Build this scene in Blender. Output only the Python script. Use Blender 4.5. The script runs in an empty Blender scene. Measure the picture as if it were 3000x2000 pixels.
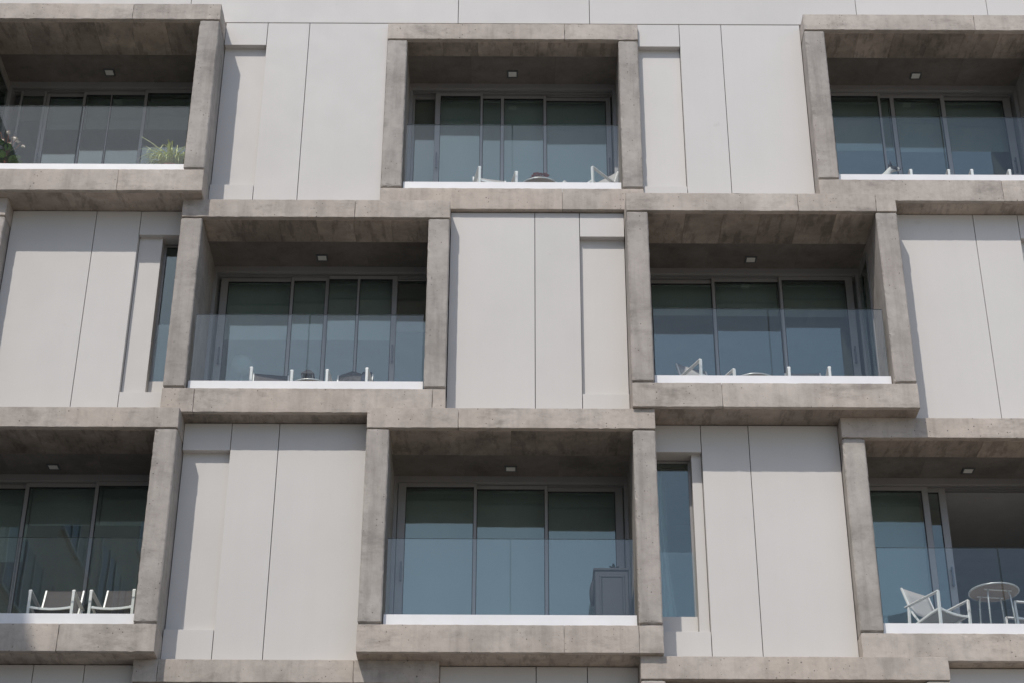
import bpy, bmesh, math, random
from mathutils import Vector, Matrix
random.seed(7)
R = math.radians
scene = bpy.context.scene
COL = scene.collection

# ------------------------------------------------------------------ camera, sky, sun, exposure
G = 9.4                                            # height of the third-storey floor level above the pavement
cam_d = bpy.data.cameras.new('camera'); cam = bpy.data.objects.new('camera', cam_d); COL.objects.link(cam)
cr = Vector((0.99999116, -0.0018811, 0.00376071)); cu = Vector((-0.00419707, -0.50120608, 0.86531777)); cf = Vector((-0.00025714, 0.86532591, 0.50120954))
M = Matrix((cr, cu, -cf)).transposed().to_4x4(); M.translation = Vector((1.79555, -20.68693, -7.5907 + G))
cam.matrix_world = M
cam_d.sensor_fit = 'HORIZONTAL'; cam_d.sensor_width = 36.0; cam_d.lens = 36.0 * 5416.27 / 3000.0
cam_d.clip_end = 6000.0; cam_d.clip_start = 0.1
scene.camera = cam

SUN_DIR = Vector((0.45, 1.0, -1.40)).normalized()  # the way the light travels
SUN_EL = math.asin(-SUN_DIR.z); SUN_AZ = math.atan2(-SUN_DIR.x, -SUN_DIR.y)
world = bpy.data.worlds.new('World'); scene.world = world; world.use_nodes = True
wn = world.node_tree
sky = wn.nodes.new('ShaderNodeTexSky'); sky.sky_type = 'NISHITA'; sky.sun_disc = False
sky.sun_elevation = SUN_EL; sky.sun_rotation = SUN_AZ % (2 * math.pi)
sky.air_density = 1.0; sky.dust_density = 1.1; sky.ozone_density = 1.0
wn.links.new(sky.outputs[0], wn.nodes['Background'].inputs[0]); wn.nodes['Background'].inputs[1].default_value = 0.15
sd = bpy.data.lights.new('sun', 'SUN'); sd.energy = 2.9; sd.angle = R(0.53); sd.color = (1.0, 0.94, 0.865)
sun = bpy.data.objects.new('sun', sd); COL.objects.link(sun); sun.rotation_euler = SUN_DIR.to_track_quat('-Z', 'Y').to_euler(); sun.location = (-8, -20, 40)
vs = scene.view_settings; vs.view_transform = 'Standard'; vs.look = 'None'; vs.exposure = 0.0; vs.gamma = 1.0; vs.use_curve_mapping = False
scene.render.engine = 'CYCLES'
cy = scene.cycles; cy.max_bounces = 10; cy.diffuse_bounces = 5; cy.glossy_bounces = 6; cy.transparent_max_bounces = 32; cy.caustics_reflective = False; cy.caustics_refractive = False
cy.use_denoising = True

# ------------------------------------------------------------------ materials
def nodes(name):
    m = bpy.data.materials.new(name); m.use_nodes = True
    nt = m.node_tree; nt.nodes.clear()
    out = nt.nodes.new('ShaderNodeOutputMaterial')
    return m, nt, out
def N(nt, t, **kw):
    n = nt.nodes.new(t)
    for k, v in kw.items():
        if k.startswith('i_'): n.inputs[k[2:].replace('_', ' ')].default_value = v
        else: setattr(n, k, v)
    return n
def pos(nt, scale=(1, 1, 1), rnd=0.0):
    g = N(nt, 'ShaderNodeNewGeometry'); mp = N(nt, 'ShaderNodeMapping'); mp.inputs['Scale'].default_value = scale
    v = g.outputs['Position']
    if rnd:
        oi = N(nt, 'ShaderNodeObjectInfo'); sc = N(nt, 'ShaderNodeMath', operation='MULTIPLY'); sc.inputs[1].default_value = rnd
        nt.links.new(oi.outputs['Random'], sc.inputs[0])
        ad = N(nt, 'ShaderNodeVectorMath', operation='ADD'); nt.links.new(v, ad.inputs[0]); nt.links.new(sc.outputs[0], ad.inputs[1]); v = ad.outputs[0]
    nt.links.new(v, mp.inputs[0]); return mp.outputs[0]
def noise(nt, vec, scale, detail=6, rough=0.6):
    n = N(nt, 'ShaderNodeTexNoise'); n.inputs['Scale'].default_value = scale; n.inputs['Detail'].default_value = detail; n.inputs['Roughness'].default_value = rough
    nt.links.new(vec, n.inputs['Vector']); return n.outputs[0]
def ramp(nt, fac, stops):
    r = N(nt, 'ShaderNodeValToRGB'); e = r.color_ramp.elements
    while len(e) < len(stops): e.new(0.5)
    for q, (p, c) in zip(e, stops):
        q.position = p; q.color = (c, c, c, 1) if isinstance(c, (int, float)) else (*c, 1)
    nt.links.new(fac, r.inputs[0]); return r.outputs[0]
def mixc(nt, a, b, fac, mode='MIX'):
    m = N(nt, 'ShaderNodeMix', data_type='RGBA', blend_type=mode)
    for s, v in ((m.inputs[6], a), (m.inputs[7], b), (m.inputs[0], fac)):
        if hasattr(v, 'is_linked'): nt.links.new(v, s)
        else: s.default_value = (*v, 1) if isinstance(v, tuple) else v
    return m.outputs[2]

def concrete(name, light, dark, warm, streak=0.35, pits=1.0, big=1.2, blotch=0.0, stain=0.74):
    m, nt, out = nodes(name)
    p = pos(nt, rnd=40.0)
    base = mixc(nt, dark, light, ramp(nt, noise(nt, p, big, 7, 0.62), [(0.38, 0.0), (0.62, 1.0)]))
    base = mixc(nt, base, warm, ramp(nt, noise(nt, p, 0.55, 3), [(0.45, 0.0), (0.75, 0.75)]))
    cl = ramp(nt, noise(nt, p, 7.0, 8, 0.7), [(0.30, 0.84), (0.52, 1.0), (0.75, 1.08)])
    base = mixc(nt, base, cl, 1.0, 'MULTIPLY')
    ps = pos(nt, (7.0, 7.0, 0.55), rnd=25.0)
    st = ramp(nt, noise(nt, ps, 1.0, 5, 0.65), [(0.33, 0.62), (0.52, 1.0)])
    base = mixc(nt, base, st, streak, 'MULTIPLY')
    # wet, dark patches left by the formwork
    pw = pos(nt, (1.1, 1.1, 2.6), rnd=60.0)
    wt = ramp(nt, noise(nt, pw, 1.0, 9, 0.72), [(0.54, 1.0), (0.66, stain)])
    base = mixc(nt, base, wt, 0.85, 'MULTIPLY')
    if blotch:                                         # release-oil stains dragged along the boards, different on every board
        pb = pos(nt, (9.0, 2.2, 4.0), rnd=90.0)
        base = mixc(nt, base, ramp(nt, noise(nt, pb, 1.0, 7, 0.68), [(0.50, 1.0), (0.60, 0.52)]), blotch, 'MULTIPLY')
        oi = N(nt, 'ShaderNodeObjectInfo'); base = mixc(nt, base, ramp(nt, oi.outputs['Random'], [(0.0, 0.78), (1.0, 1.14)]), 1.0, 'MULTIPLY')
    # air holes
    vo = N(nt, 'ShaderNodeTexVoronoi', feature='F1'); vo.inputs['Scale'].default_value = 27.0; vo.inputs['Randomness'].default_value = 1.0
    nt.links.new(p, vo.inputs['Vector'])
    sep = N(nt, 'ShaderNodeSeparateColor'); nt.links.new(vo.outputs['Color'], sep.inputs[0])
    rad = N(nt, 'ShaderNodeMath', operation='MULTIPLY_ADD'); nt.links.new(sep.outputs[0], rad.inputs[0]); rad.inputs[1].default_value = 0.52 * pits; rad.inputs[2].default_value = -0.25 * pits
    gate = ramp(nt, noise(nt, p, 2.2, 3), [(0.42, 0.25), (0.60, 1.0)]); rg = N(nt, 'ShaderNodeMath', operation='MULTIPLY'); nt.links.new(rad.outputs[0], rg.inputs[0]); nt.links.new(gate, rg.inputs[1])
    ln = N(nt, 'ShaderNodeMath', operation='LESS_THAN'); nt.links.new(vo.outputs['Distance'], ln.inputs[0]); nt.links.new(rg.outputs[0], ln.inputs[1])
    base = mixc(nt, base, (0.10, 0.09, 0.082), mixc(nt, (0.0, 0.0, 0.0), (0.85, 0.85, 0.85), ln.outputs[0]))
    b = N(nt, 'ShaderNodeBsdfPrincipled'); nt.links.new(base, b.inputs['Base Color']); b.inputs['Roughness'].default_value = 0.82
    b.inputs['Specular IOR Level'].default_value = 0.3
    hs = N(nt, 'ShaderNodeMath', operation='MULTIPLY_ADD'); nt.links.new(ln.outputs[0], hs.inputs[0]); hs.inputs[1].default_value = -0.6
    nt.links.new(noise(nt, p, 26.0, 8, 0.7), hs.inputs[2])
    bu = N(nt, 'ShaderNodeBump'); bu.inputs['Strength'].default_value = 0.35; bu.inputs['Distance'].default_value = 0.012
    nt.links.new(hs.outputs[0], bu.inputs['Height']); nt.links.new(bu.outputs[0], b.inputs['Normal'])
    nt.links.new(b.outputs[0], out.inputs[0]); return m

def plain(name, col, rough=0.5, metal=0.0, var=0.06, scale=3.0, spec=0.5, bump=0.0, bscale=40.0, objvar=0.0):
    m, nt, out = nodes(name)
    p = pos(nt, rnd=30.0)
    f = ramp(nt, noise(nt, p, scale, 5), [(0.3, 1.0 - var), (0.7, 1.0 + var)])
    c = mixc(nt, tuple(col), f, 1.0, 'MULTIPLY')
    if objvar:
        oi = N(nt, 'ShaderNodeObjectInfo'); c = mixc(nt, c, ramp(nt, oi.outputs['Random'], [(0.0, 1.0 - objvar), (1.0, 1.0 + objvar)]), 1.0, 'MULTIPLY')
    b = N(nt, 'ShaderNodeBsdfPrincipled'); nt.links.new(c, b.inputs['Base Color']); b.inputs['Roughness'].default_value = rough; b.inputs['Metallic'].default_value = metal
    b.inputs['Specular IOR Level'].default_value = spec
    if bump:
        bu = N(nt, 'ShaderNodeBump'); bu.inputs['Strength'].default_value = bump; bu.inputs['Distance'].default_value = 0.004
        nt.links.new(noise(nt, p, bscale, 4), bu.inputs['Height']); nt.links.new(bu.outputs[0], b.inputs['Normal'])
    nt.links.new(b.outputs[0], out.inputs[0]); return m

def glass(name, f0, tint, rough=0.0, coat=(1, 1, 1), wave=0.0):
    m, nt, out = nodes(name)
    lw = N(nt, 'ShaderNodeLayerWeight'); lw.inputs[0].default_value = 0.5
    pw = N(nt, 'ShaderNodeMath', operation='POWER'); nt.links.new(lw.outputs['Facing'], pw.inputs[0]); pw.inputs[1].default_value = 5.0
    ma = N(nt, 'ShaderNodeMath', operation='MULTIPLY_ADD'); nt.links.new(pw.outputs[0], ma.inputs[0]); ma.inputs[1].default_value = 1.0 - f0; ma.inputs[2].default_value = f0
    t = N(nt, 'ShaderNodeBsdfTransparent'); t.inputs[0].default_value = (*tint, 1)
    g = N(nt, 'ShaderNodeBsdfGlossy'); g.inputs['Roughness'].default_value = rough; g.inputs[0].default_value = (*coat, 1)
    if wave:
        bu = N(nt, 'ShaderNodeBump'); bu.inputs['Strength'].default_value = wave; bu.inputs['Distance'].default_value = 0.02
        nt.links.new(noise(nt, pos(nt, rnd=20.0), 1.3, 1), bu.inputs['Height']); nt.links.new(bu.outputs[0], g.inputs['Normal'])
    mx = N(nt, 'ShaderNodeMixShader'); nt.links.new(ma.outputs[0], mx.inputs[0]); nt.links.new(t.outputs[0], mx.inputs[1]); nt.links.new(g.outputs[0], mx.inputs[2])
    nt.links.new(mx.outputs[0], out.inputs[0]); return m

MAT = {}
MAT['beam'] = concrete('concrete_beam', (0.50, 0.449, 0.40), (0.385, 0.345, 0.307), (0.48, 0.412, 0.35), streak=0.4, stain=0.66)
MAT['column'] = concrete('concrete_column', (0.43, 0.398, 0.364), (0.315, 0.29, 0.264), (0.40, 0.354, 0.322), streak=0.5, pits=0.95)
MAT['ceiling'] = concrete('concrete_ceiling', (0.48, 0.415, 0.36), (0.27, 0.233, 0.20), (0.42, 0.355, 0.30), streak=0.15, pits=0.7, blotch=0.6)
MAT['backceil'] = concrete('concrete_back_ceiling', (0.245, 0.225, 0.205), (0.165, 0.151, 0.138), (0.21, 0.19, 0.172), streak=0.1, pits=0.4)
def panel_material():
    m, nt, out = nodes('white_composite_panel')
    p = pos(nt, rnd=30.0)
    c = mixc(nt, (0.590, 0.572, 0.550), ramp(nt, noise(nt, p, 0.9, 4), [(0.3, 0.972), (0.7, 1.02)]), 1.0, 'MULTIPLY')
    c = mixc(nt, c, ramp(nt, noise(nt, pos(nt, (9.0, 9.0, 0.35), rnd=25.0), 1.0, 5, 0.7), [(0.35, 0.955), (0.60, 1.0)]), 0.22, 'MULTIPLY')        # faint rain streaks
    c = mixc(nt, c, (0.47, 0.45, 0.43), ramp(nt, noise(nt, p, 5.0, 2), [(0.74, 0.0), (0.80, 0.35)]))                                             # a few smudges
    oi = N(nt, 'ShaderNodeObjectInfo'); c = mixc(nt, c, ramp(nt, oi.outputs['Random'], [(0.0, 0.965), (1.0, 1.02)]), 1.0, 'MULTIPLY')
    b = N(nt, 'ShaderNodeBsdfPrincipled'); nt.links.new(c, b.inputs['Base Color']); b.inputs['Specular IOR Level'].default_value = 0.2
    nt.links.new(ramp(nt, noise(nt, p, 3.0, 4), [(0.3, 0.5), (0.7, 0.7)]), b.inputs['Roughness'])
    h = N(nt, 'ShaderNodeMath', operation='MULTIPLY_ADD'); nt.links.new(noise(nt, p, 1.6, 2), h.inputs[0]); h.inputs[1].default_value = 6.0; nt.links.new(noise(nt, p, 160.0, 3), h.inputs[2])
    bu = N(nt, 'ShaderNodeBump'); bu.inputs['Strength'].default_value = 0.12; bu.inputs['Distance'].default_value = 0.003
    nt.links.new(h.outputs[0], bu.inputs['Height']); nt.links.new(bu.outputs[0], b.inputs['Normal'])
    nt.links.new(b.outputs[0], out.inputs[0]); return m
MAT['panel'] = panel_material()
MAT['strip'] = plain('white_coated_metal', (0.76, 0.76, 0.765), 0.4, var=0.05, scale=2.0)
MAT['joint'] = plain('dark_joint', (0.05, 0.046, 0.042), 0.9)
MAT['alu'] = plain('grey_aluminium', (0.285, 0.28, 0.278), 0.42, metal=0.25, var=0.04)
MAT['alu_dark'] = plain('dark_gasket', (0.02, 0.02, 0.022), 0.6)
MAT['handle'] = plain('steel_handle', (0.13, 0.135, 0.145), 0.3, metal=0.6)
MAT['railglass'] = glass('clear_rail_glass', 0.043, (0.970, 0.988, 0.983), coat=(0.97, 1.0, 0.95))
MAT['doorglass'] = glass('tinted_door_glass', 0.095, (0.745, 0.805, 0.795), coat=(0.92, 1.0, 0.92), wave=0.05)
MAT['glassedge'] = plain('glass_cut_edge', (0.055, 0.085, 0.08), 0.25)
MAT['room'] = plain('room_plaster', (0.62, 0.62, 0.62), 0.8)
MAT['roomfloor'] = plain('room_floor', (0.22, 0.21, 0.20), 0.5)
MAT['tile'] = plain('balcony_tile', (0.40, 0.37, 0.34), 0.6, var=0.1)
MAT['blind'] = plain('pale_blind_fabric', (0.60, 0.615, 0.61), 0.85, var=0.03)
MAT['ventpanel'] = plain('greige_vent_panel', (0.34, 0.275, 0.245), 0.6)
MAT['white'] = plain('white_lacquered_metal', (0.82, 0.815, 0.80), 0.35, var=0.03)
MAT['legs'] = plain('satin_metal_legs', (0.55, 0.56, 0.55), 0.35, metal=0.3)
MAT['sling'] = plain('grey_sling_fabric', (0.40, 0.385, 0.375), 0.8, var=0.05, bump=0.25, bscale=300)
MAT['sling_dark'] = plain('taupe_sling_fabric', (0.075, 0.068, 0.07), 0.8, var=0.05, bump=0.25, bscale=300)
MAT['table'] = plain('pale_table_top', (0.33, 0.24, 0.165), 0.5, var=0.06)
MAT['cabinet'] = plain('slate_grey_plastic', (0.024, 0.024, 0.029), 0.5, var=0.05)
MAT['black'] = plain('black_cloth', (0.018, 0.018, 0.022), 0.8)
MAT['diffuser'] = plain('opal_lamp_cover', (0.80, 0.80, 0.76), 0.5, var=0.01)
MAT['lampframe'] = plain('lamp_frame', (0.09, 0.10, 0.105), 0.4)
MAT['terracotta'] = plain('terracotta', (0.30, 0.13, 0.07), 0.8)
MAT['pale_leaf'] = plain('variegated_leaf', (0.66, 0.70, 0.34), 0.55, var=0.3, scale=30)
MAT['green_leaf'] = plain('green_leaf', (0.14, 0.24, 0.06), 0.45, var=0.3, scale=14)
MAT['dark_leaf'] = plain('dark_leaf', (0.035, 0.06, 0.035), 0.5, var=0.2)
MAT['petal'] = plain('pinkish_white_petal', (0.82, 0.74, 0.66), 0.6, var=0.12, scale=40)
MAT['stemred'] = plain('reddish_stem', (0.30, 0.11, 0.07), 0.6)
MAT['redflower'] = plain('dusky_red_rosette', (0.26, 0.075, 0.065), 0.6, var=0.4, scale=25)
MAT['throw'] = plain('patterned_dark_throw', (0.075, 0.07, 0.07), 0.9, var=0.7, scale=22, bump=0.4, bscale=90)
MAT['throwblue'] = plain('navy_throw', (0.03, 0.04, 0.07), 0.9, var=0.3)
MAT['lantern'] = plain('dark_lantern_metal', (0.03, 0.03, 0.035), 0.5)
MAT['paper'] = plain('white_globe', (0.72, 0.72, 0.69), 0.6)
MAT['curtain'] = plain('sheer_curtain', (0.55, 0.57, 0.57), 0.9)
MAT['paving'] = plain('pale_paving', (0.36, 0.32, 0.27), 0.85, var=0.15, scale=0.6)
MAT['render'] = plain('beige_render', (0.62, 0.585, 0.53), 0.9, var=0.1, scale=0.7)
MAT['nwin'] = plain('dark_window_glass', (0.16, 0.165, 0.17), 0.15, spec=0.5)
MAT['whitepaint'] = plain('white_railing_paint', (0.7, 0.7, 0.7), 0.5)

# ------------------------------------------------------------------ mesh helpers
def bm_box(bm, x0, x1, y0, y1, z0, z1, bev=0.0, jit=0.0, step=0.0):
    """one box added to bm; step cuts its long edges so that jit can roughen the arrises"""
    b2 = bmesh.new(); bmesh.ops.create_cube(b2, size=1.0)
    for v in b2.verts: v.co = Vector((x0 + (v.co.x + .5) * (x1 - x0), y0 + (v.co.y + .5) * (y1 - y0), z0 + (v.co.z + .5) * (z1 - z0)))
    if bev: bmesh.ops.bevel(b2, geom=list(b2.edges), offset=bev, segments=1, affect='EDGES', profile=0.5)
    if step:
        for ax, (a, c) in enumerate(((x0, x1), (y0, y1), (z0, z1))):
            n = int((c - a) / step)
            for i in range(1, n):
                no = Vector((0, 0, 0)); no[ax] = 1; co = Vector((0, 0, 0)); co[ax] = a + (c - a) * (i + random.uniform(-.3, .3)) / n
                bmesh.ops.bisect_plane(b2, geom=list(b2.verts) + list(b2.edges) + list(b2.faces), plane_co=co, plane_no=no)
    if jit:
        eps = bev + 1e-4
        for v in b2.verts:
            near = sum((abs(v.co[i] - lo) < eps or abs(v.co[i] - hi) < eps) for i, (lo, hi) in enumerate(((x0, x1), (y0, y1), (z0, z1))))
            if near >= 2:
                k = jit * (2.2 if random.random() < .06 else 1.0)
                for i, (lo, hi) in enumerate(((x0, x1), (y0, y1), (z0, z1))):
                    if abs(v.co[i] - lo) < eps: v.co[i] += random.uniform(0, k)
                    elif abs(v.co[i] - hi) < eps: v.co[i] -= random.uniform(0, k)
    tmp = bpy.data.meshes.new('t'); b2.to_mesh(tmp); b2.free(); bm.from_mesh(tmp); bpy.data.meshes.remove(tmp)
def tube(bm, pts, r, seg=8, flat=1.0, caps=True):
    """swept tube along pts; r may be a list; flat squeezes the second axis"""
    pts = [Vector(p) for p in pts]; rings = []
    for i, p in enumerate(pts):
        t = (pts[min(i + 1, len(pts) - 1)] - pts[max(i - 1, 0)]).normalized()
        a = Vector((1, 0, 0)) if abs(t.x) < .8 else Vector((0, 0, 1))
        u = t.cross(a).normalized(); w = t.cross(u).normalized(); rr = r[i] if isinstance(r, (list, tuple)) else r
        rings.append([bm.verts.new(p + u * math.cos(2 * math.pi * k / seg + math.pi / seg) * rr * flat + w * math.sin(2 * math.pi * k / seg + math.pi / seg) * rr) for k in range(seg)])
    for a, b in zip(rings, rings[1:]):
        for k in range(seg): bm.faces.new((a[k], a[(k + 1) % seg], b[(k + 1) % seg], b[k]))
    if caps: bm.faces.new(rings[0][::-1]); bm.faces.new(rings[-1])
def lathe(bm, prof, c=(0, 0, 0), seg=24):
    rings = []
    for r, z in prof: rings.append([bm.verts.new((c[0] + r * math.cos(2 * math.pi * k / seg), c[1] + r * math.sin(2 * math.pi * k / seg), c[2] + z)) for k in range(seg)])
    for a, b in zip(rings, rings[1:]):
        for k in range(seg): bm.faces.new((a[k], a[(k + 1) % seg], b[(k + 1) % seg], b[k]))
    bm.faces.new(rings[0][::-1]); bm.faces.new(rings[-1])
def ball(bm, c, rx, ry, rz, sub=2):
    r = bmesh.ops.create_icosphere(bm, subdivisions=sub, radius=1.0)
    for v in r['verts']: v.co = Vector((c[0] + v.co.x * rx, c[1] + v.co.y * ry, c[2] + v.co.z * rz))
def obj(name, bm, mat, parent=None, smooth=False, loc=None, mats=None):
    me = bpy.data.meshes.new(name); bmesh.ops.recalc_face_normals(bm, faces=list(bm.faces)); bm.to_mesh(me); bm.free()
    for k in (mats or [mat]): me.materials.append(MAT[k])
    if smooth: me.polygons.foreach_set('use_smooth', [True] * len(me.polygons))
    o = bpy.data.objects.new(name, me); COL.objects.link(o)
    if parent: o.parent = parent
    if loc: o.location = loc
    return o
def box(name, mat, parent, x0, x1, y0, y1, z0, z1, bev=0.0, jit=0.0, step=0.0):
    bm = bmesh.new(); bm_box(bm, x0, x1, y0, y1, z0, z1, bev, jit, step); return obj(name, bm, mat, parent)
def tag(o, label=None, cat=None, group=None, kind=None):
    if label: o['label'] = label
    if cat: o['category'] = cat
    if group: o['group'] = group
    if kind: o['kind'] = kind
    return o
def empty(name, loc, rz=0.0):
    o = bpy.data.objects.new(name, None); COL.objects.link(o); o.location = loc; o.rotation_euler = (0, 0, rz); o.empty_display_size = .2; return o
def copy_tree(o, parent=None):
    c = o.copy(); COL.objects.link(c); c.parent = parent
    for ch in list(o.children): copy_tree(ch, c)
    return c

# ------------------------------------------------------------------ the ground
bm = bmesh.new(); bmesh.ops.create_grid(bm, x_segments=2, y_segments=2, size=3000.0)
tag(obj('ground', bm, 'paving'), kind='structure')

# ------------------------------------------------------------------ the apartment building
W, P, S, CW, FT, UB, H = 3.565, 5.895, 3.289, 0.2835, 0.343, 0.2834, 3.2
HB = H - UB
BUILD = empty('apartment_building', (0, 0, 0))
tag(BUILD, 'apartment building of staggered raw concrete balcony boxes and white wall panels', 'building')

# lower storeys, roof, and the hidden mass
box('lower_wall', 'beam', BUILD, -8.2, 13.0, 0.06, 6.0, -0.3, G - 3.2 - .003, .01)
box('roof_slab', 'beam', BUILD, -8.2, 13.0, 0.10, 6.0, G + 9.63, G + 10.85, .01)
box('rear_wall', 'beam', BUILD, -8.2, 13.0, 5.75, 6.0, G - 3.2, G + 9.62, .01)
JG = 0.0042
def panel(name, x0, x1, z0, z1, y=0.0, th=0.03, mat='panel', parent=BUILD):
    return box(name, mat, parent, x0 + JG, x1 - JG, y, y + th, z0, z1, 0.0025)
fx = [-8.2, -6.72, -2.87, 0.995, 2.885, 6.735, 8.63, 12.5, 13.0]
for a, b in zip(fx, fx[1:]): panel('fascia_panel', a, b, G + 9.662, G + 10.86, 0.0, 0.05)

def gap(row, x0, x1, mirror, win=False, guard=False):
    """one stretch of wall between two balcony boxes: wide panel, narrow panel and a recess with header, shutter and sill"""
    z0 = G + row * H; z1 = z0 + H + (0.055 if row == 2 else 0.0) - 0.003; zt = z1 - (0.004 if row == 2 else 0.012)
    ww, nw = 1.13, 0.60
    if mirror: xa, xb = x0 + ww, x0 + ww + nw; wide, nar, rec = (x0, xa), (xa, xb), (xb, x1)
    else: xb, xa = x1 - ww, x1 - ww - nw; wide, nar, rec = (xb, x1), (xa, xb), (x0, xa)
    panel('wall_panel', *wide, z0, zt); panel('wall_panel', *nar, z0, zt, 0.0, 0.098)
    hz = z0 + (2.81 if row < 2 else 2.85)
    panel('header_panel', *rec, hz, zt, 0.0, 0.24)
    panel('sill_panel', *rec, z0, z0 + 0.432, 0.0, 0.20)
    # dark backing wall with or without an opening
    if not win:
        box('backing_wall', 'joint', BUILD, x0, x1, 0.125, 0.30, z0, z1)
        box('shutter_panel', 'panel', BUILD, rec[0] + .002, rec[1] - .002, 0.096, 0.124, z0 + .38, hz + .05, .002)
        return
    if mirror: sh = (rec[0] + .002, rec[0] + 0.31); op = (rec[0] + 0.31, rec[1])
    else: sh = (rec[1] - 0.125, rec[1] - .002); op = (rec[0], rec[1] - 0.125)
    ox = (wide[0], nar[1]) if mirror else (nar[0], wide[1])
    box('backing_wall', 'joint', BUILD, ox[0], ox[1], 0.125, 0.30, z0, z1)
    box('shutter_panel', 'panel', BUILD, *sh, 0.085, 0.28, z0 + .38, hz + .05, .002)
    box('inner_sill', 'panel', BUILD, op[0] + .003, op[1] - .003, 0.205, 0.30, z0 + .30, z0 + 0.70, .002)
    bm = bmesh.new()
    a, b, zb, zc = op[0] - .02, op[1] + .02, z0 + .70, z0 + 2.90
    bm_box(bm, a, b, .255, .30, zc - .12, zc, .002)
    for q in (a, b - .05): bm_box(bm, q, q + .05, .257, .30, zb, zc - .12, .002)
    wo = obj('window', bm, 'alu', BUILD)
    pb = bmesh.new(); bm_box(pb, a + .05, b - .05, .27, .282, zb, zc - .12); obj('pane', pb, 'doorglass', wo)
    pb = bmesh.new(); bm_box(pb, op[0] + .02, op[1] - .006, .225, .237, z0 + .70, z0 + 1.55); obj('glass_guard', pb, 'railglass', wo)
    pb = bmesh.new()                                   # reveal of a dark room behind the window
    for q in ((op[0] - .25, op[0] - .23), (op[1] + .23, op[1] + .25)): bm_box(pb, q[0], q[1], .301, 2.6, z0 + .36, z0 + 3.0)
    bm_box(pb, op[0] - .25, op[1] + .25, 2.6, 2.62, z0 + .36, z0 + 3.0); bm_box(pb, op[0] - .25, op[1] + .25, .301, 2.62, z0 + .34, z0 + .36); bm_box(pb, op[0] - .25, op[1] + .25, .301, 2.62, z0 + 3.0, z0 + 3.02)
    obj('inner_room', pb, 'room', wo)

for row in (2, 0):
    for x0 in (-P - (P - W), -P + W, W, P + W):
        gap(row, x0, x0 + P - W, False, win=(row == 0 and abs(x0 - W) < .01))
for row in (1, -1):
    for x0 in (S - 2 * P + W, S - P + W, S + W):
        gap(row, x0, x0 + P - W, True, win=(row == 1 and x0 < -4))

# ---- balconies
B = {'A1': (-P, 2, .480), 'A2': (0, 2, .072), 'A3': (P, 2, .311), 'B0': (S - 2 * P, 1, .30), 'B1': (S - P, 1, .284), 'B2': (S, 1, .476), 'B3': (S + P, 1, .30),
     'C1': (-P, 0, .413), 'C2': (0, 0, .429), 'C3': (P, 0, .216), 'D0': (S - 2 * P, -1, .30), 'D1': (S - P, -1, .182), 'D2': (S, -1, .354), 'D3': (S + P, -1, .20)}
UPJ = {'A1': [2.33], 'A2': [2.52], 'A3': [2.42], 'B1': [2.30], 'B2': [2.27, 3.30], 'C2': [1.13], 'D1': [.29, 2.57]}
LOJ = {'A1': [2.43], 'A2': [2.46], 'A3': [2.45], 'B1': [.41, 3.40], 'B2': [1.12], 'C1': [2.43], 'C2': [2.41, 3.28]}
BAL_LABEL = {'A1': 'deep concrete balcony with the spider plant', 'A2': 'shallow concrete balcony with red plant on its table', 'A3': 'concrete balcony where the dog looks out',
             'B1': 'concrete balcony with the small dark lantern', 'B2': 'deep concrete balcony with one chair turned askew', 'C1': 'concrete balcony with two taupe armchairs and no table',
             'C2': 'concrete balcony with the slate grey cabinet', 'C3': 'concrete balcony with its sliding door standing open'}
LEAF = {'C2': [(.427, 1.304, 1.0, .10, .04), (1.344, 2.22, 1.06, .04, .04), (2.264, 3.136, 1.12, .04, .10)],
        'B2': [(.43, 1.262, 1.15, .10, .04), (1.302, 2.183, 1.10, .04, .04), (2.227, 3.104, 1.05, .04, .10)],
        'A2': [(.723, 1.312, 1.09, .075, .03), (1.346, 1.61, 1.15, .02, .045), (1.655, 2.237, 1.15, .0, .04), (2.28, 3.158, 1.20, .04, .07)],
        'B1': [(.453, 1.323, 1.15, .10, .04), (1.371, 1.811, 1.12, .04, .045), (1.862, 2.258, 1.07, .006, .026), (2.289, 2.74, 1.07, .005, .068)],
        'A1': [(.855, 1.354, 1.15, .07, .04), (1.40, 1.765, 1.10, .04, .008), (1.782, 2.266, 1.10, .009, .045), (2.317, 3.14, 1.05, .045, .10)],
        'A3': [(.43, 1.255, 1.05, .10, .03), (1.286, 1.44, 1.10, .02, .05), (1.498, 2.182, 1.10, .008, .06), (2.252, 3.116, 1.15, .05, .11)],
        'C1': [(.43, 1.37, 1.10, .10, .05), (1.432, 2.29, 1.05, .05, .045), (2.345, 3.13, 1.0, .045, .10)],
        'C3': [(.43, 1.216, 1.05, .10, .08), (1.302, 1.445, 1.10, .02, .09)]}
for k in ('B0', 'B3', 'D0', 'D1', 'D2', 'D3'): LEAF[k] = LEAF['B2']
VENT = {'A1': (.463, .78, 1.10, 2.35), 'A2': (.347, .644, 1.15, .45), 'B1': (2.812, 3.22, 1.08, 1.98)}
HANDLE = {'C2': [(.40, 1.0)], 'B2': [(3.14, 1.05)], 'A2': [(.69, 1.09), (3.19, 1.20)], 'B1': [(2.775, 1.07), (.42, 1.15)], 'A3': [(3.155, 1.15)], 'C3': [(1.485, 1.10)], 'A1': [(.815, 1.15)]}
FLOOR = 0.372
BO = {}
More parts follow.
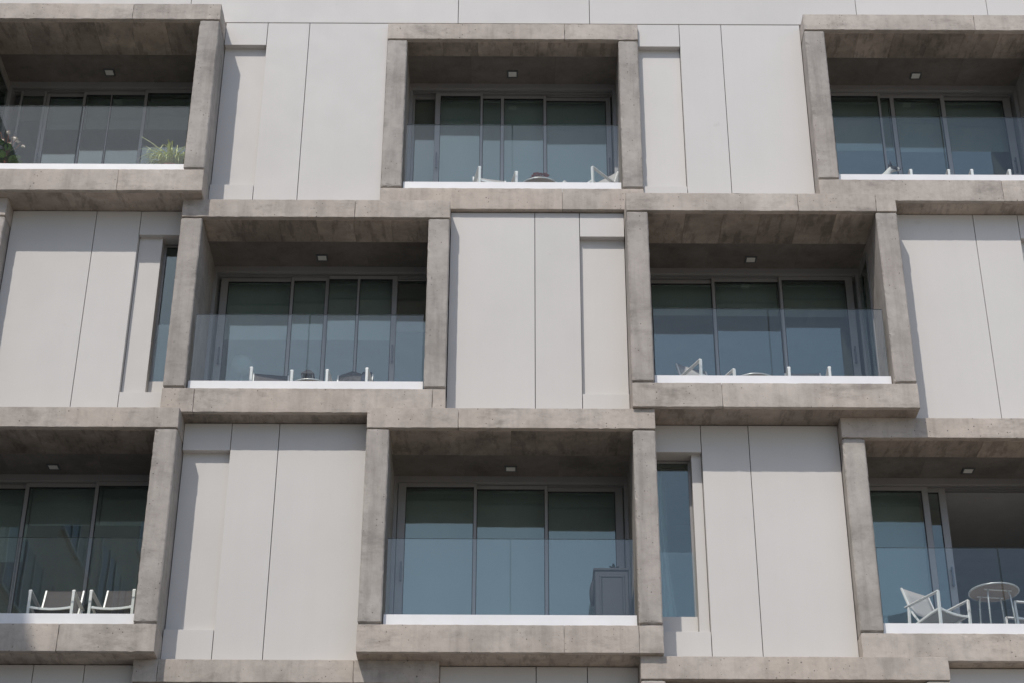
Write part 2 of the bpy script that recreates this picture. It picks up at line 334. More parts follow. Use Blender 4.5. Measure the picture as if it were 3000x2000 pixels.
for key, (bx, row, d) in B.items():
    base = G + row * H
    bm = bmesh.new()                                   # the hidden slab core and rear upstand carry the rest
    bm_box(bm, .03, W - .03, -d + .14, 1.24, .03, FLOOR - .012)
    bal = obj('balcony', bm, 'beam', BUILD); bal.location = (bx, 0, base); BO[key] = bal
    if key in BAL_LABEL: bal['label'] = BAL_LABEL[key]
    for nm, z0, z1, J in (('upper_beam', HB, H - .002, UPJ.get(key, [])), ('lower_beam', 0.0, FT, LOJ.get(key, []))):
        xs = [0.0] + J + [W]
        for a, b in zip(xs, xs[1:]): box(nm, 'beam', bal, a, b, -d, 0.315 if nm == 'upper_beam' else 0.13, z0, z1, .0045, .0042, .06)
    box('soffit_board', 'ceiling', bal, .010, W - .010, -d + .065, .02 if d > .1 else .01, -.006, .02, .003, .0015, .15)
    for x0 in (0.0, W - CW):
        bm = bmesh.new()
        bm_box(bm, x0, x0 + CW, -d + .002, -d + .062, FT + .022, HB - .016, 0.014, .0042, .05)
        bm_box(bm, x0 + .006, x0 + CW - .006, -d + .05, .318, FT + .012, HB - .006, .004, .003, .2)
        bm_box(bm, x0 + .03, x0 + CW - .03, -d + .03, .30, FT - .03, HB + .03)
        obj('column', bm, 'column', bal)
        xi0, xi1 = (0.06, .268) if x0 == 0 else (W - .268, W - .06)
        box('side_wall', 'column', bal, xi0, xi1, .312, 1.26, FT, 3.0, .003)
    n = 6 if row in (1, 2) else 2
    for i in range(n):
        a = CW + .004 + (W - 2 * CW - .008) * i / n; b = CW + .004 + (W - 2 * CW - .008) * (i + 1) / n
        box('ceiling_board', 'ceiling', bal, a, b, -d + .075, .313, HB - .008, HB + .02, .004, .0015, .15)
    for i, (a, b) in enumerate(((.2, 1.18), (1.18, 2.40), (2.40, W - .2))):
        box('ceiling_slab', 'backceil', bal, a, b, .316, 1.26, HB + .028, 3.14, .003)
    box('floor_tile_bed', 'tile', bal, .27, W - .27, -d + .16, 1.24, FT - .05, FLOOR)
    # railing: coated base rail and two panes
    yr = -d + .12 if d > .1 else -d + .10
    box('rail_base', 'strip', bal, CW + .012, W - CW - .012, yr, yr + .05, FT - .004, .512, .002)
    for a, b in ((.312, 1.776), (1.788, 3.25)):
        g = bmesh.new(); bm_box(g, a, b, yr + .016, yr + .032, .50, 1.492); g.normal_update()
        for fc in g.faces: fc.material_index = 0 if abs(fc.normal.y) > .5 else 1
        obj('glass_panel', g, None, bal, mats=['railglass', 'glassedge'])
    # sliding doors
    bm = bmesh.new()
    ya, yb = .985, 1.235
    bm_box(bm, .268, W - .268, ya, yb, 2.852, HB + .028, .002)
    for j in range(3): bm_box(bm, .30, W - .30, ya + .012 + .07 * j, ya + .05 + .07 * j, 2.838, 2.856, .001)
    bm_box(bm, .268, .318, ya + .003, yb, FLOOR, 2.852, .002); bm_box(bm, W - .318, W - .268, ya + .003, yb, FLOOR, 2.852, .002)
    bm_box(bm, .318, W - .318, ya + .003, yb, FLOOR, .405, .002)
    dr = obj('sliding_door', bm, 'alu', BUILD); dr.location = (bx, 0, base)
    for (a, b, y, sl, sr) in LEAF[key]:
        f = bmesh.new()
        if sl: bm_box(f, a - sl, a, y - .02, y + .02, .41, 2.84, .003)
        if sr: bm_box(f, b, b + sr, y - .02, y + .02, .41, 2.84, .003)
        bm_box(f, a, b, y - .018, y + .018, 2.785, 2.838, .002); bm_box(f, a, b, y - .018, y + .018, .412, .48, .002)
        fr = obj('leaf_frame', f, 'alu', dr)
        g = bmesh.new()
        for q in ((a, a + .008, .48, 2.785), (b - .008, b, .48, 2.785), (a + .008, b - .008, 2.775, 2.785)): bm_box(g, q[0], q[1], y - .0165, y + .012, q[2], q[3])
        obj('gasket', g, 'alu_dark', dr)
        box('pane', 'doorglass', dr, a + .006, b - .006, y - .006, y + .006, .47, 2.78)
    if key in VENT:
        a, b, y, zb = VENT[key]
        box('fixed_panel', 'ventpanel', dr, a, b, y + .05, y + .06, zb, 2.76, .002); box('pane', 'doorglass', dr, a, b, y - .006, y + .006, .45, 2.765)
        f = bmesh.new()
        for q in ((a - .03, a), (b, b + .03)): bm_box(f, q[0], q[1], y - .02, y + .03, .41, 2.85, .002)
        obj('leaf_frame', f, 'alu', dr)
        for j in range(3):
            l = bmesh.new(); bm_box(l, a, b, y - .012, y + .012, 2.770 + j * .026, 2.785 + j * .026, .002); obj('louvre_slat', l, 'alu', dr)
    for hx, hy in HANDLE.get(key, []):
        h = bmesh.new()
        for z in (1.49, 1.685): tube(h, [(hx, hy - .02, z), (hx, hy - .062, z)], .011, 8)
        bm_box(h, hx - .012, hx + .012, hy - .078, hy - .058, 1.45, 1.72, .005)
        obj('handle', h, 'handle', dr)
    # the room behind
    r = bmesh.new()
    x0, x1, y0, y1, z0, z1 = -.25, W + .25, 1.262, 5.6, .30, 2.98
    bm_box(r, x0, x0 + .03, y0, y1, z0, z1); bm_box(r, x1 - .03, x1, y0, y1, z0, z1); bm_box(r, x0, x1, y1, y1 + .03, z0, z1); bm_box(r, x0, x1, y0, y1, z1, z1 + .03)
    bm_box(r, x0 + .03, .27, y0, y0 + .02, z0, z1); bm_box(r, W - .27, x1 - .03, y0, y0 + .02, z0, z1); bm_box(r, .27, W - .27, y0, y0 + .02, 2.90, z1)
    rm = obj('room', r, 'room', BUILD); rm.location = (bx, 0, base)
    box('room_floor', 'roomfloor', rm, x0, x1, 1.236, y1, z0 + .02, FLOOR)

# glazed side of the deep balconies
for key, side in (('B2', 1), ('A1', 0)):
    d = B[key][2]; bal = BO[key]
    x = W - .268 if side else .268; s = -1 if side else 1
    bm = bmesh.new()
    xa, xb = sorted((x, x + s * .014))
    for q in ((.36, .41), (.95, .98)): bm_box(bm, xa, xb, q[0], q[1], FLOOR, 2.80, .001)
    bm_box(bm, xa, xb, .41, .95, 2.74, 2.80, .001)
    obj('side_window_frame', bm, 'alu', bal)
    xa, xb = sorted((x + s * .002, x + s * .004)); box('side_window_back', 'joint', bal, xa, xb, .41, .95, FLOOR, 2.74)  # dark sheet standing in for the unlit interior behind the side glass
    xa, xb = sorted((x + s * .006, x + s * .010)); box('side_window_pane', 'doorglass', bal, xa, xb, .41, .95, FLOOR, 2.74)

# ------------------------------------------------------------------ neighbouring block out of view: inferred from reflections and a soft shadow, form invented
NB = empty('neighbouring_building', (-8.5, -9.3, 0))
tag(NB, 'plain beige apartment block out of view across the side street', 'building')
NT = G + 14.9
box('wall', 'render', NB, -14, 0, -40, 0, -0.2, NT, .02)
pw = bmesh.new(); bm_box(pw, -.02, .04, -2.0, -.9, 0, 2.3, .01); obj('door', pw, 'nwin', NB)
for fl in range(8):
    z = 1.0 + fl * 3.05
    if z + 1.6 > NT: break
    for j in range(9):
        y = -3.2 - j * 4.2
        w = bmesh.new(); bm_box(w, -.03, .03, y - .75, y + .75, z, z + 1.5, .01); wo = obj('window', w, 'nwin', NB)
        f = bmesh.new()
        for q in ((y - .82, y - .75), (y + .75, y + .82), (y - .03, y + .03)): bm_box(f, -.02, .06, q[0], q[1], z - .05, z + 1.55, .005)
        bm_box(f, -.02, .10, y - .9, y + .9, z - .12, z - .05, .005); obj('frame', f, 'whitepaint', wo)
# outside stair with a white rail
for fl in range(1, 7):
    z = fl * 3.05 - .3; s = bmesh.new(); up = 1 if fl % 2 else -1
    for i in range(10): bm_box(s, .02, .9, -19.0 + up * (i * .28 - 1.4), -18.74 + up * (i * .28 - 1.4), z + i * .30, z + i * .30 + .09, .004)
    st = obj('stair', s, 'render', NB)
    rl = bmesh.new()
    tube(rl, [(.9, -18.87 - up * 1.4, z + 1.0), (.9, -18.87 + up * 1.12, z + 3.7)], .03, 6)
    for i in range(10): yy = -18.87 + up * (i * .28 - 1.4); tube(rl, [(.9, yy, z + i * .30), (.9, yy, z + i * .30 + 1.0)], .015, 5)
    obj('railing', rl, 'whitepaint', st)

# ------------------------------------------------------------------ ceiling lights
WHERE = {'A1': 'the balcony with the spider plant', 'A2': 'the balcony with the red plant', 'A3': 'the dog\'s balcony', 'B1': 'the balcony with the lantern',
         'B2': 'the balcony with one chair askew', 'C1': 'the balcony of two taupe armchairs', 'C2': 'the cabinet\'s balcony', 'C3': 'the balcony with the open door'}
def wpos(key, x, y, z): return (B[key][0] + x, y, G + B[key][1] * H + z)
proto = None
for key in WHERE:
    if proto is None:
        proto = t = empty('ceiling_light', (0, 0, 0))
        f = bmesh.new()
        for q in ((-.078, .078, -.078, -.058), (-.078, .078, .058, .078), (-.078, -.058, -.058, .058), (.058, .078, -.058, .058)): bm_box(f, q[0], q[1], q[2], q[3], -.016, 0, .002)
        obj('frame', f, 'lampframe', t); box('diffuser', 'diffuser', t, -.058, .058, -.058, .058, -.012, 0, .001)
    else: t = copy_tree(proto)
    t.location = wpos(key, 1.78, .75, HB + .027)
    tag(t, 'small square ceiling lamp, switched off, over ' + WHERE[key], 'ceiling light', 'square lamps in the balcony ceilings')

# ------------------------------------------------------------------ roller blinds behind the door panes
BLIND = {'A1': [(.80, 1.38, 2.35), (1.38, 2.29, 2.36), (2.29, 3.24, 2.36)], 'A2': [(.66, 1.63, .42), (1.63, 2.26, .42), (2.26, 3.24, .42)], 'A3': [(.34, 1.47, 2.03), (1.47, 2.21, 2.01), (2.21, 3.24, 2.02)],
         'B1': [(.34, 1.34, 1.99), (1.34, 1.83, 1.99), (1.83, 2.78, 1.99)], 'B2': [(.34, 1.28, 2.405), (1.28, 2.20, 2.40), (2.20, 3.24, 2.39)],
         'C1': [(.34, 1.40, 1.88), (1.40, 2.32, 2.40), (2.32, 3.24, 2.40)],
         'C2': [(.34, 1.32, .42), (1.32, 2.24, .42), (2.24, 3.24, .42)], 'C3': [(.30, 1.25, .42)]}
for key, L in BLIND.items():
    for i, (a, b, zb) in enumerate(L):
        t = empty('roller_blind', wpos(key, 0, 0, 0))
        box('fabric', 'blind', t, a + .006, b - .006, 1.335, 1.338, zb, 2.86)
        box('bottom_bar', 'blind', t, a + .006, b - .006, 1.327, 1.345, zb - .025, zb, .003)
        r = bmesh.new(); tube(r, [(a + .01, 1.34, 2.885), (b - .01, 1.34, 2.885)], .03, 10); obj('roller', r, 'blind', t, True)
        st = 'fully lowered' if zb < 1 else 'partly lowered'
        tag(t, 'pale roller blind %s behind the glass doors of %s' % (st, WHERE[key]), 'roller blind', 'blinds of ' + WHERE[key])

# ------------------------------------------------------------------ armchairs
def make_chair(sling):
    t = empty('armchair', (0, 0, 0)); hw = .2625
    for s in (-1, 1):
        x = s * hw
        f = bmesh.new(); tube(f, [(x, -.255, 0), (x, -.262, .3), (x, -.27, .622), (x, -.262, .632)], .0225, 4, .80); obj('front_leg', f, 'white', t)
        f = bmesh.new(); tube(f, [(x, .25, 0), (x, .235, .3), (x, .215, .575)], .021, 4, .80); obj('rear_leg', f, 'white', t)
        f = bmesh.new(); bm_box(f, x - .024, x + .024, -.272, .27, -.008, .008, .003)
        for v in f.verts: v.co.z += .625 - (v.co.y + .27) * .075
        obj('armrest', f, 'white', t)
        xi = s * (hw - .030)
        f = bmesh.new(); tube(f, [(xi, -.255, .425), (xi, -.10, .40), (xi, .10, .352), (xi, .225, .315)], .019, 4, .9); obj('seat_rail', f, 'white', t)
        f = bmesh.new(); tube(f, [(xi, .10, .36), (xi, .17, .46), (xi, .235, .60), (xi, .285, .74), (xi, .33, .87)], .014, 4, 1.0); obj('back_rail', f, 'white', t)
    def sheet(name, prof, sag):
        f = bmesh.new(); rows = []
        for (y, z) in prof:
            rows.append([[f.verts.new(((u / 6 - .5) * 2 * (hw - .032), y + dd[0] + sag * (1 - (u / 3 - 1) ** 2) * dd[2], z + dd[1] - sag * (1 - (u / 3 - 1) ** 2) * (1 - dd[2]))) for u in range(7)] for dd in ((0, 0, 1 if name == 'backrest' else 0), (.004, -.004, 1 if name == 'backrest' else 0))])
        for side in (0, 1):
            for a, b in zip(rows, rows[1:]):
                for u in range(6): f.faces.new((a[side][u], a[side][u + 1], b[side][u + 1], b[side][u]))
        n = len(rows)
        for a, b in zip(rows, rows[1:]):
            f.faces.new((a[0][0], b[0][0], b[1][0], a[1][0])); f.faces.new((a[0][6], a[1][6], b[1][6], b[0][6]))
        for r in (rows[0], rows[-1]):
            for u in range(6): f.faces.new((r[0][u], r[1][u], r[1][u + 1], r[0][u + 1]))
        obj(name, f, sling, t, True)
    sheet('seat', [(-.235, .432), (-.12, .412), (.0, .385), (.10, .362), (.16, .345)], .018)
    sheet('backrest', [(.165, .475), (.20, .545), (.24, .635), (.285, .755), (.325, .868)], .004)
    f = bmesh.new(); tube(f, [(-.25, -.25, .420), (-.12, -.25, .402), (0, -.25, .396), (.12, -.25, .402), (.25, -.25, .420)], .019, 4, .8); obj('front_bar', f, 'white', t)
    f = bmesh.new(); tube(f, [(-.25, .225, .315), (.25, .225, .315)], .015, 4); obj('rear_bar', f, 'white', t)
    return t
CH = [('A2', (1.328, .36), (1.842, .476), 'l', 'white armchair with grey sling left of the table with the red plant'),
      ('A2', (2.519, .70), (2.888, .355), 'l', 'white armchair turned towards the table with the red plant, beside the concrete column'),
      ('A3', (1.44, .39), (1.961, .39), 'l', 'white armchair right beside the dog'),
      ('A3', (2.283, .385), (2.814, .385), 'l', 'second white armchair along from the dog'),
      ('B1', (.997, .36), (1.52, .44), 'd', 'white armchair with bare dark sling beside the small dark lantern'),
      ('B1', (1.981, .42), (2.506, .37), 'd', 'white armchair with a patterned throw over its back'),
      ('B2', (.942, .106), (1.393, .351), 'l', 'white armchair turned askew beside a round white table'),
      ('B2', (2.107, .303), (2.629, .29), 'l', 'white armchair facing straight out, across the round table from the askew one'),
      ('C1', (1.87, .20), (2.396, .197), 'd', 'white armchair with taupe sling, in the middle of the balcony without a table'),
      ('C1', (2.618, .194), (3.121, .166), 'd', 'white armchair with taupe sling against the concrete column, on the balcony without a table'),
      ('C3', (1.061, .101), (1.445, .373), 'l', 'white armchair seen from the side in front of the open sliding door'),
      ('C3', (2.06, .93), (2.04, .42), 'l', 'white armchair facing the round table by the open sliding door')]
PR = {}
chairs = []
for key, a, b, sl, lab in CH:
    if sl not in PR: t = PR[sl] = make_chair('sling' if sl == 'l' else 'sling_dark')
    else: t = copy_tree(PR[sl])
    sep = Vector((b[0] - a[0], b[1] - a[1])).normalized(); rz = math.atan2(sep.y, sep.x)
    mid = Vector(((a[0] + b[0]) / 2, (a[1] + b[1]) / 2)); o = mid - Vector((sep.y, -sep.x)) * .27
    t.location = wpos(key, o.x, o.y, FLOOR); t.rotation_euler = (0, 0, rz)
    tag(t, lab, 'armchair', 'white sling armchairs on the balconies'); chairs.append(t)

# ------------------------------------------------------------------ round tables
def make_table(h, r):
    t = empty('round_table', (0, 0, 0))
    f = bmesh.new(); lathe(f, [(r - .02, h - .024), (r - .004, h - .020), (r, h - .010), (r - .004, h - .001), (r - .012, h)], seg=48); obj('table_top', f, 'table', t)
    f = bmesh.new(); k = [(math.cos(2 * math.pi * i / 40) * r, math.sin(2 * math.pi * i / 40) * r, h - .012) for i in range(41)]; tube(f, k, .0115, 6); obj('rim', f, 'legs', t, True)
    for s in (-1, 1):
        f = bmesh.new(); tube(f, [(-.17, s * .12, h - .032), (.17, s * .12, h - .032)], .010, 6); obj('brace', f, 'white', t)
    for i in range(4):
        a = math.pi / 4 + i * math.pi / 2; c, s = math.cos(a), math.sin(a)
        f = bmesh.new(); tube(f, [(c * .16, s * .16, h - .03), (c * .185, s * .185, h - .05), (c * .20, s * .20, h - .12), (c * .235, s * .235, 0)], .0105, 8); obj('leg', f, 'legs', t, True)
    return t
for key, x, y, h, r, lab in (('A2', 2.171, .80, .575, .28, 'round white table carrying the red plant'), ('B1', 1.727, .80, .565, .27, 'round white table carrying the dark lantern'),
                             ('B2', 1.714, .80, .665, .29, 'bare round white table beside the askew chair'), ('C3', 1.757, .245, .69, .295, 'bare round pale table in front of the open door')):
    t = make_table(h, r); t.location = wpos(key, x, y, FLOOR); t.rotation_euler = (0, 0, R(8)); tag(t, lab, 'table', 'round tables on the balconies')

# ------------------------------------------------------------------ things on the tables and chairs
t = empty('potted_succulent', wpos('A2', 2.171, .66, FLOOR + .5755)); tag(t, 'dusky red rosette plant in low bowl on round table', 'plant')
f = bmesh.new(); lathe(f, [(.06, 0), (.085, .012), (.095, .035), (.085, .032)], seg=20); obj('bowl', f, 'terracotta', t, True)
f = bmesh.new(); rr = random.Random(3)
for i in range(60):
    a = rr.uniform(0, 6.28); q = rr.uniform(0, 1) ** .6 * .15; z = .035 + rr.uniform(0, .085) * (1 - q / .2)
    for k in range(6):
        b = k * 1.05 + rr.uniform(0, .5); l = rr.uniform(.022, .036); c = Vector((math.cos(a) * q, math.sin(a) * q, z)); dv = Vector((math.cos(b), math.sin(b), .55)); sd_ = Vector((-math.sin(b), math.cos(b), 0)) * l * .45
        v = [f.verts.new(c), f.verts.new(c + dv * l * .6 + sd_), f.verts.new(c + dv * l), f.verts.new(c + dv * l * .6 - sd_)]; f.faces.new(v)
obj('rosette', f, 'redflower', t)
f = bmesh.new()
for i in range(14):
    a = rr.uniform(0, 6.28); q = rr.uniform(.02, .11); tube(f, [(math.cos(a) * q * .5, math.sin(a) * q * .5, .02), (math.cos(a) * q, math.sin(a) * q, .08)], .003, 4)
obj('stem', f, 'stemred', t)

t = empty('lantern', wpos('B1', 1.70, .70, FLOOR + .5655)); tag(t, 'small dark house-shaped lantern on a round table', 'lantern')
f = bmesh.new(); bm_box(f, -.08, .08, -.08, .08, 0, .015, .003)
for sx in (-1, 1):
    for sy in (-1, 1): bm_box(f, sx * .07 - .008, sx * .07 + .008, sy * .07 - .008, sy * .07 + .008, .015, .12, .002)
obj('frame', f, 'lantern', t)
f = bmesh.new(); lathe(f, [(.125, .12), (.120, .128), (.03, .21), (.012, .22)], seg=4); o = obj('roof', f, 'lantern', t); o.rotation_euler = (0, 0, R(45))
f = bmesh.new(); lathe(f, [(.03, .016), (.03, .09), (.004, .092), (.003, .105)], seg=12); obj('candle', f, 'black', t, True)

# throw over the back of one chair
ch = chairs[5]
t = empty('throw_blanket', ch.location); t.rotation_euler = ch.rotation_euler; tag(t, 'dark patterned throw with navy edge hung over a chair back', 'blanket')
def drape(name, u0, u1, mat, off):
    f = bmesh.new(); prof = [(.215, .56), (.25, .66), (.285, .76), (.312, .86), (.345, .905), (.372, .87), (.352, .76), (.325, .66), (.30, .58)]; rows = []
    for i, (y, z) in enumerate(prof):
        rows.append([f.verts.new((u0 + (u1 - u0) * k / 8, y + (-off if i < 5 else off) + .006 * math.sin(k * 1.7 + i), z + off + .010 * math.sin(k * .8 + u0 * 9) - .03 * ((k / 4 - 1) ** 2 if i in (3, 4, 5) else 0))) for k in range(9)])
    for a, b in zip(rows, rows[1:]):
        for k in range(8): f.faces.new((a[k], a[k + 1], b[k + 1], b[k]))
    o = obj(name, f, mat, t, True); m = o.modifiers.new('thick', 'SOLIDIFY'); m.thickness = .012; m.offset = 0
drape('cloth', -.20, .10, 'throw', .010); drape('cloth_edge', .09, .225, 'throwblue', .012)

# globe lamp standing in the room
t = empty('globe_lamp', wpos('B1', .64, 1.72, FLOOR)); tag(t, 'white globe floor lamp dimly seen through the balcony door glass', 'lamp')
f = bmesh.new(); ball(f, (0, 0, 1.42), .15, .15, .15, 3); obj('globe', f, 'paper', t, True)
f = bmesh.new(); lathe(f, [(.13, 0), (.13, .015), (.012, .03), (.012, 1.29), (.03, 1.30)], seg=16); obj('stand', f, 'alu', t, True)

# ------------------------------------------------------------------ cabinet with a plant on top
t = empty('storage_cabinet', wpos('C2', 3.02, .52, FLOOR)); tag(t, 'slate grey plastic storage cabinet standing in the balcony corner', 'cabinet')
f = bmesh.new(); bm_box(f, -.21, .21, -.20, .26, 0, .97, .012); obj('body', f, 'cabinet', t)
f = bmesh.new(); bm_box(f, -.222, .216, -.215, .27, .972, 1.005, .008); obj('lid', f, 'cabinet', t)
f = bmesh.new()
bm_box(f, -.15, .16, -.212, -.2005, .05, .085, .004); bm_box(f, -.15, .16, -.212, -.2005, .885, .92, .004); bm_box(f, -.15, -.125, -.2118, -.2005, .085, .885, .004); bm_box(f, .135, .16, -.2118, -.2005, .085, .885, .004)
obj('door_frame', f, 'cabinet', t); box('door_panel', 'cabinet', t, -.118, .128, -.206, -.2005, .092, .878, .004)
h = empty('hanging_bag', wpos('C2', 2.785, .44, FLOOR + .56)); tag(h, 'black bag hanging on the side of the grey cabinet', 'bag')
f = bmesh.new(); ball(f, (0, 0, .16), .035, .10, .17, 3)
for v in f.verts:
    if v.co.z > .22: v.co.x += (v.co.z - .22) * .12
obj('pouch', f, 'black', h, True)
f = bmesh.new(); tube(f, [(.005, -.05, .30), (.012, -.03, .38), (.012, .03, .38), (.005, .05, .30)], .006, 6); obj('strap', f, 'black', h, True)

def leaf_blade(f, base, az, length, rise, droop, width, n=7, twist=0.0):
    """one arching strap leaf with a shallow fold"""
    pv = []; p = Vector(base); dirh = Vector((math.cos(az), math.sin(az), 0)); sd2 = Vector((-math.sin(az), math.cos(az), 0))
    for i in range(n + 1):
        s = i / n; ang = rise - droop * s; w = width * (math.sin(math.pi * (.12 + .88 * s)) ** .6) * (1 - s * .55) if s < 1 else 0.0015
        pv.append((p.copy(), w, ang)); p = p + (dirh * math.cos(ang) + Vector((0, 0, math.sin(ang)))) * (length / n)
    prev = None
    for q, w, ang in pv:
        up = Vector((0, 0, 1)) * math.cos(ang) - dirh * math.sin(ang)
        cur = [f.verts.new(q - sd2 * w + up * w * .35), f.verts.new(q), f.verts.new(q + sd2 * w + up * w * .35)]
        if prev:
            f.faces.new((prev[0], prev[1], cur[1], cur[0])); f.faces.new((prev[1], prev[2], cur[2], cur[1]))
        prev = cur
def broad_leaf(name, parent, base, az, tilt, l, w, mat):
    f = bmesh.new(); dh = Vector((math.cos(az) * math.cos(tilt), math.sin(az) * math.cos(tilt), math.sin(tilt))); sd2 = Vector((-math.sin(az), math.cos(az), 0)); up = dh.cross(sd2) * -1
    prev = None
    for i in range(6):
        s = i / 5; ww = w * math.sin(math.pi * min(1, .06 + s * .94)) ** .7; c = Vector(base) + dh * l * s - Vector((0, 0, 1)) * l * .25 * s * s
        cur = [f.verts.new(c - sd2 * ww + up * ww * .3), f.verts.new(c), f.verts.new(c + sd2 * ww + up * ww * .3)]
        if prev: f.faces.new((prev[0], prev[1], cur[1], cur[0])); f.faces.new((prev[1], prev[2], cur[2], cur[1]))
        prev = cur
    return obj(name, f, mat, parent, True)

t = empty('cabinet_plant', wpos('C2', 3.06, .42, FLOOR + 1.006)); tag(t, 'small dark spiky plant on top of the grey cabinet', 'plant')
f = bmesh.new(); lathe(f, [(.04, 0), (.05, .03), (.045, .03)], seg=14); obj('pot', f, 'black', t, True)
for i in range(12): broad_leaf('leaf', t, (0, 0, .025), i * .9, R(random.uniform(15, 70)), random.uniform(.06, .11), .018, 'dark_leaf')

# ------------------------------------------------------------------ plants on the deep balcony
t = empty('spider_plant', wpos('A1', 3.0, .02, FLOOR)); tag(t, 'pale arching spider plant in terracotta pot behind glass railing', 'plant')
f = bmesh.new(); lathe(f, [(.10, 0), (.13, .28), (.14, .30), (.14, .34), (.12, .34), (.11, .31)], seg=24); obj('pot', f, 'terracotta', t, True)
f = bmesh.new(); rr = random.Random(11)
for i in range(200): leaf_blade(f, (rr.uniform(-.07, .07), rr.uniform(-.07, .07), .33), rr.uniform(0, 6.28), rr.uniform(.36, .64), R(rr.uniform(48, 84)), R(rr.uniform(110, 175)), rr.uniform(.008, .013), 9)
o = obj('foliage', f, 'pale_leaf', t); o['kind'] = 'stuff'
f = bmesh.new(); tube(f, [(-.02, 0, .33), (-.12, .01, .62), (-.32, .03, .80), (-.46, .04, .90)], .0035, 5); tube(f, [(-.02, 0, .33), (-.12, .01, .53), (-.28, .03, .66), (-.38, .04, .74)], .003, 5); obj('runner', f, 'pale_leaf', t)
t = empty('cactus', wpos('A1', 2.70, .05, FLOOR)); tag(t, 'dark flat-padded cactus in pot beside the spider plant', 'plant')
f = bmesh.new(); lathe(f, [(.09, 0), (.13, .28), (.135, .32), (.12, .32), (.11, .29)], seg=20); obj('pot', f, 'terracotta', t, True)
for i, (x, z, q) in enumerate(((-.07, .385, .05), (.03, .395, .06), (.10, .375, .05), (.0, .34, .05))):
    f = bmesh.new(); ball(f, (x, 0, z), q, .014, q * 1.15, 2); obj('pad', f, 'dark_leaf', t, True)

t = empty('begonia', wpos('A1', .72, .05, FLOOR)); tag(t, 'leafy plant with drooping pinkish white flowers behind glass railing', 'plant')
f = bmesh.new(); lathe(f, [(.11, 0), (.15, .28), (.16, .32), (.14, .32), (.13, .29)], seg=24); obj('pot', f, 'terracotta', t, True)
rr = random.Random(5)
for i in range(46):
    a = rr.uniform(0, 6.28); q = rr.uniform(0, .16)
    broad_leaf('leaf', t, (math.cos(a) * q - .02, math.sin(a) * q, .36 + rr.uniform(0, .40) * (1 - q * 3)), a, R(rr.uniform(-20, 50)), rr.uniform(.10, .17), rr.uniform(.035, .055), 'green_leaf' if rr.random() < .65 else 'dark_leaf')
for i, (x, z) in enumerate(((-.16, .92), (-.02, .96), (.08, .86), (.13, .80), (.22, .72), (-.08, .82), (.03, .76))):
    s = bmesh.new(); tube(s, [(0, 0, .34), (x * .35, -.02, .45 + (z - .45) * .6), (x * .8, -.03, z + .02), (x, -.03, z)], .0035, 5); so = obj('flower_stem', s, 'stemred', t)
    for k in range(4): broad_leaf('petal', so, (x, -.03, z), k * 1.57 + i, R(rr.uniform(-50, -10)), rr.uniform(.035, .055), .02, 'petal')

# ------------------------------------------------------------------ curtain in the narrow window
t = empty('curtain', (W + .03, .62, G + .36)); tag(t, 'pale tied-back curtain inside the narrow window beside the concrete column', 'curtain')
f = bmesh.new(); prev = None
for i in range(15):
    s = i / 14; z = 2.5 - 2.4 * s; wd = .05 + .20 * s ** 1.5 if s > .3 else .083
    cur = [f.verts.new((.03 + wd * k / 12, .02 * math.sin(k * 1.5), z)) for k in range(13)]
    if prev:
        for k in range(12): f.faces.new((prev[k], prev[k + 1], cur[k + 1], cur[k]))
    prev = cur
o = obj('cloth', f, 'curtain', t, True); m = o.modifiers.new('thick', 'SOLIDIFY'); m.thickness = .004
f = bmesh.new(); tube(f, [(-.05, 0, 2.52), (.40, 0, 2.52)], .012, 8); obj('rod', f, 'alu', t)

# ------------------------------------------------------------------ the dog
def skin_mesh(verts, edges, radii, sub=2):
    me = bpy.data.meshes.new('s'); me.from_pydata(verts, edges, []); o = bpy.data.objects.new('s', me); COL.objects.link(o)
    m = o.modifiers.new('k', 'SKIN'); m.use_smooth_shade = True
    for i, r in enumerate(radii): me.skin_vertices[0].data[i].radius = (r if isinstance(r, tuple) else (r, r))
    me.skin_vertices[0].data[0].use_root = True
    s = o.modifiers.new('s', 'SUBSURF'); s.levels = sub; s.render_levels = sub
    dg = bpy.context.evaluated_depsgraph_get(); out = bpy.data.meshes.new_from_object(o.evaluated_get(dg)); bpy.data.objects.remove(o); return out
def dog_material():
    m, nt, out = nodes('dog_coat')
    at = N(nt, 'ShaderNodeTexCoord'); sx = N(nt, 'ShaderNodeSeparateXYZ'); nt.links.new(at.outputs['Object'], sx.inputs[0])
    def band(o, lo, hi):
        mr = N(nt, 'ShaderNodeMapRange'); mr.inputs[1].default_value = lo; mr.inputs[2].default_value = hi; nt.links.new(o, mr.inputs[0]); return mr.outputs[0]
    def mul(a, b):
        k = N(nt, 'ShaderNodeMath', operation='MULTIPLY'); nt.links.new(a, k.inputs[0]); nt.links.new(b, k.inputs[1]); return k.outputs[0]
    patch = mul(mul(band(sx.outputs['Z'], .386, .392), band(sx.outputs['X'], .222, .212)), band(sx.outputs['X'], .098, .112))   # mask over the eyes and ears
    nose = band(sx.outputs['X'], .262, .268)
    back = mul(band(sx.outputs['X'], -.04, -.06), band(sx.outputs['Z'], .10, .12))
    mx = N(nt, 'ShaderNodeMath', operation='MAXIMUM'); nt.links.new(patch, mx.inputs[0]); nt.links.new(nose, mx.inputs[1])
    m2 = N(nt, 'ShaderNodeMath', operation='MAXIMUM'); nt.links.new(mx.outputs[0], m2.inputs[0]); nt.links.new(back, m2.inputs[1])
    c = mixc(nt, (0.62, 0.60, 0.57), (0.02, 0.021, 0.026), m2.outputs[0])
    b = N(nt, 'ShaderNodeBsdfPrincipled'); nt.links.new(c, b.inputs['Base Color']); b.inputs['Roughness'].default_value = .8; nt.links.new(b.outputs[0], out.inputs[0]); return m
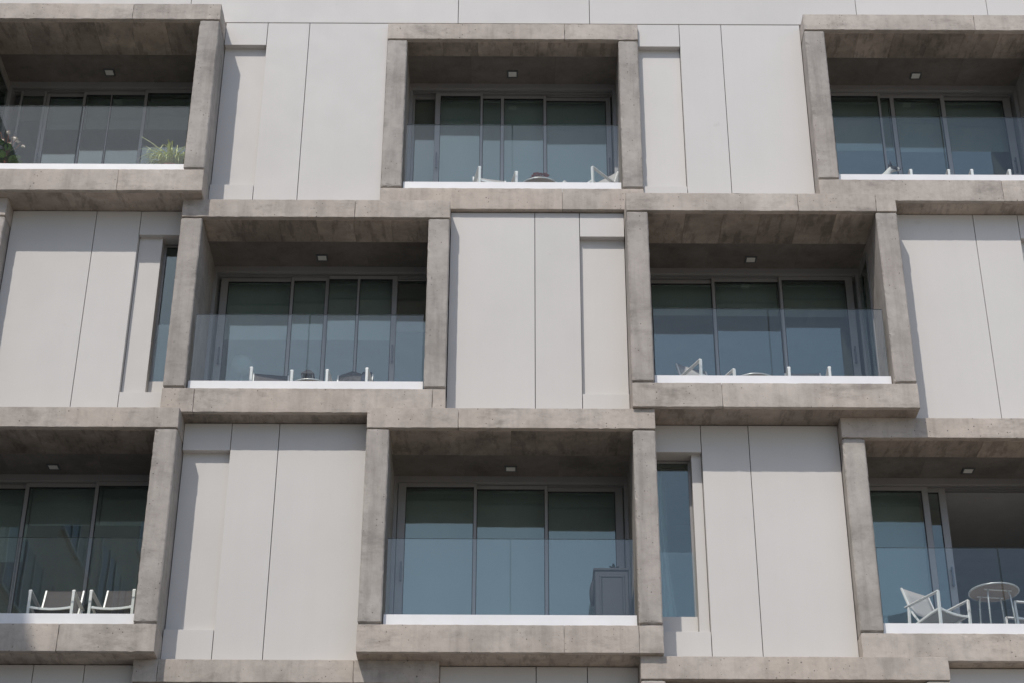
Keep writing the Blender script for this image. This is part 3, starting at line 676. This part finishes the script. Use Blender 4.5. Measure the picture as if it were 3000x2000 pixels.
MAT['dogcoat'] = dog_material(); MAT['earpink'] = plain('inner_ear', (0.24, 0.14, 0.13), .7)
V = [(-.10, 0, .085), (-.055, 0, .165), (.005, 0, .235), (.060, 0, .330), (.112, 0, .402), (.165, 0, .428), (.210, 0, .424), (.262, 0, .418),      # pelvis, trunk, neck, head, muzzle
     (.045, .048, .17), (.055, .050, .09), (.055, .052, .03), (.08, .052, .016), (.045, -.048, .17), (.055, -.050, .09), (.055, -.052, .03), (.08, -.052, .016),
     (-.06, .07, .085), (.0, .085, .10), (-.06, .085, .035), (-.04, .085, .02), (.02, .085, .016), (-.06, -.07, .085), (.0, -.085, .10), (-.06, -.085, .035), (-.04, -.085, .02), (.02, -.085, .016),
     (-.18, 0, .03), (-.25, .03, .02)]
E_ = [(0, 1), (1, 2), (2, 3), (3, 4), (4, 5), (5, 6), (6, 7), (2, 8), (8, 9), (9, 10), (10, 11), (2, 12), (12, 13), (13, 14), (14, 15), (0, 16), (16, 17), (17, 18), (18, 19), (19, 20), (0, 21), (21, 22), (22, 23), (23, 24), (24, 25), (0, 26), (26, 27)]
RD = [.082, .085, .076, .048, .050, .056, .036, .028, .032, .021, .016, .017, .032, .021, .016, .017, .042, .032, .018, .015, .016, .042, .032, .018, .015, .016, .018, .009]
dog = empty('dog', wpos('A3', .962, .02, FLOOR + .005), R(8)); tag(dog, 'small black and white dog with pricked ear looking over the balcony base rail', 'dog')
dog.scale = (.92, .92, .92)
me = skin_mesh(V, E_, RD); me.materials.append(MAT['dogcoat']); o = bpy.data.objects.new('body', me); COL.objects.link(o); o.parent = dog
for s in (-1, 1):
    f = bmesh.new(); b0 = Vector((.118, s * .030, .450))
    pts = [b0 + Vector(q) for q in ((.030, s * .002, -.006), (-.024, s * .004, -.012), (-.012, s * .020, -.004), (-.018, s * .012, .115))]
    v = [f.verts.new(p) for p in pts]
    for q in ((0, 1, 3), (1, 2, 3), (2, 0, 3), (0, 2, 1)): f.faces.new([v[k] for k in q])
    bmesh.ops.subdivide_edges(f, edges=list(f.edges), cuts=2, use_grid_fill=True); obj('ear', f, 'black', dog, True)
    f = bmesh.new(); ball(f, (.198, s * .037, .440), .008, .006, .008, 2); obj('eye', f, 'lantern', dog, True)
f = bmesh.new(); ball(f, (.268, 0, .426), .012, .014, .011, 2); obj('nose', f, 'black', dog, True)
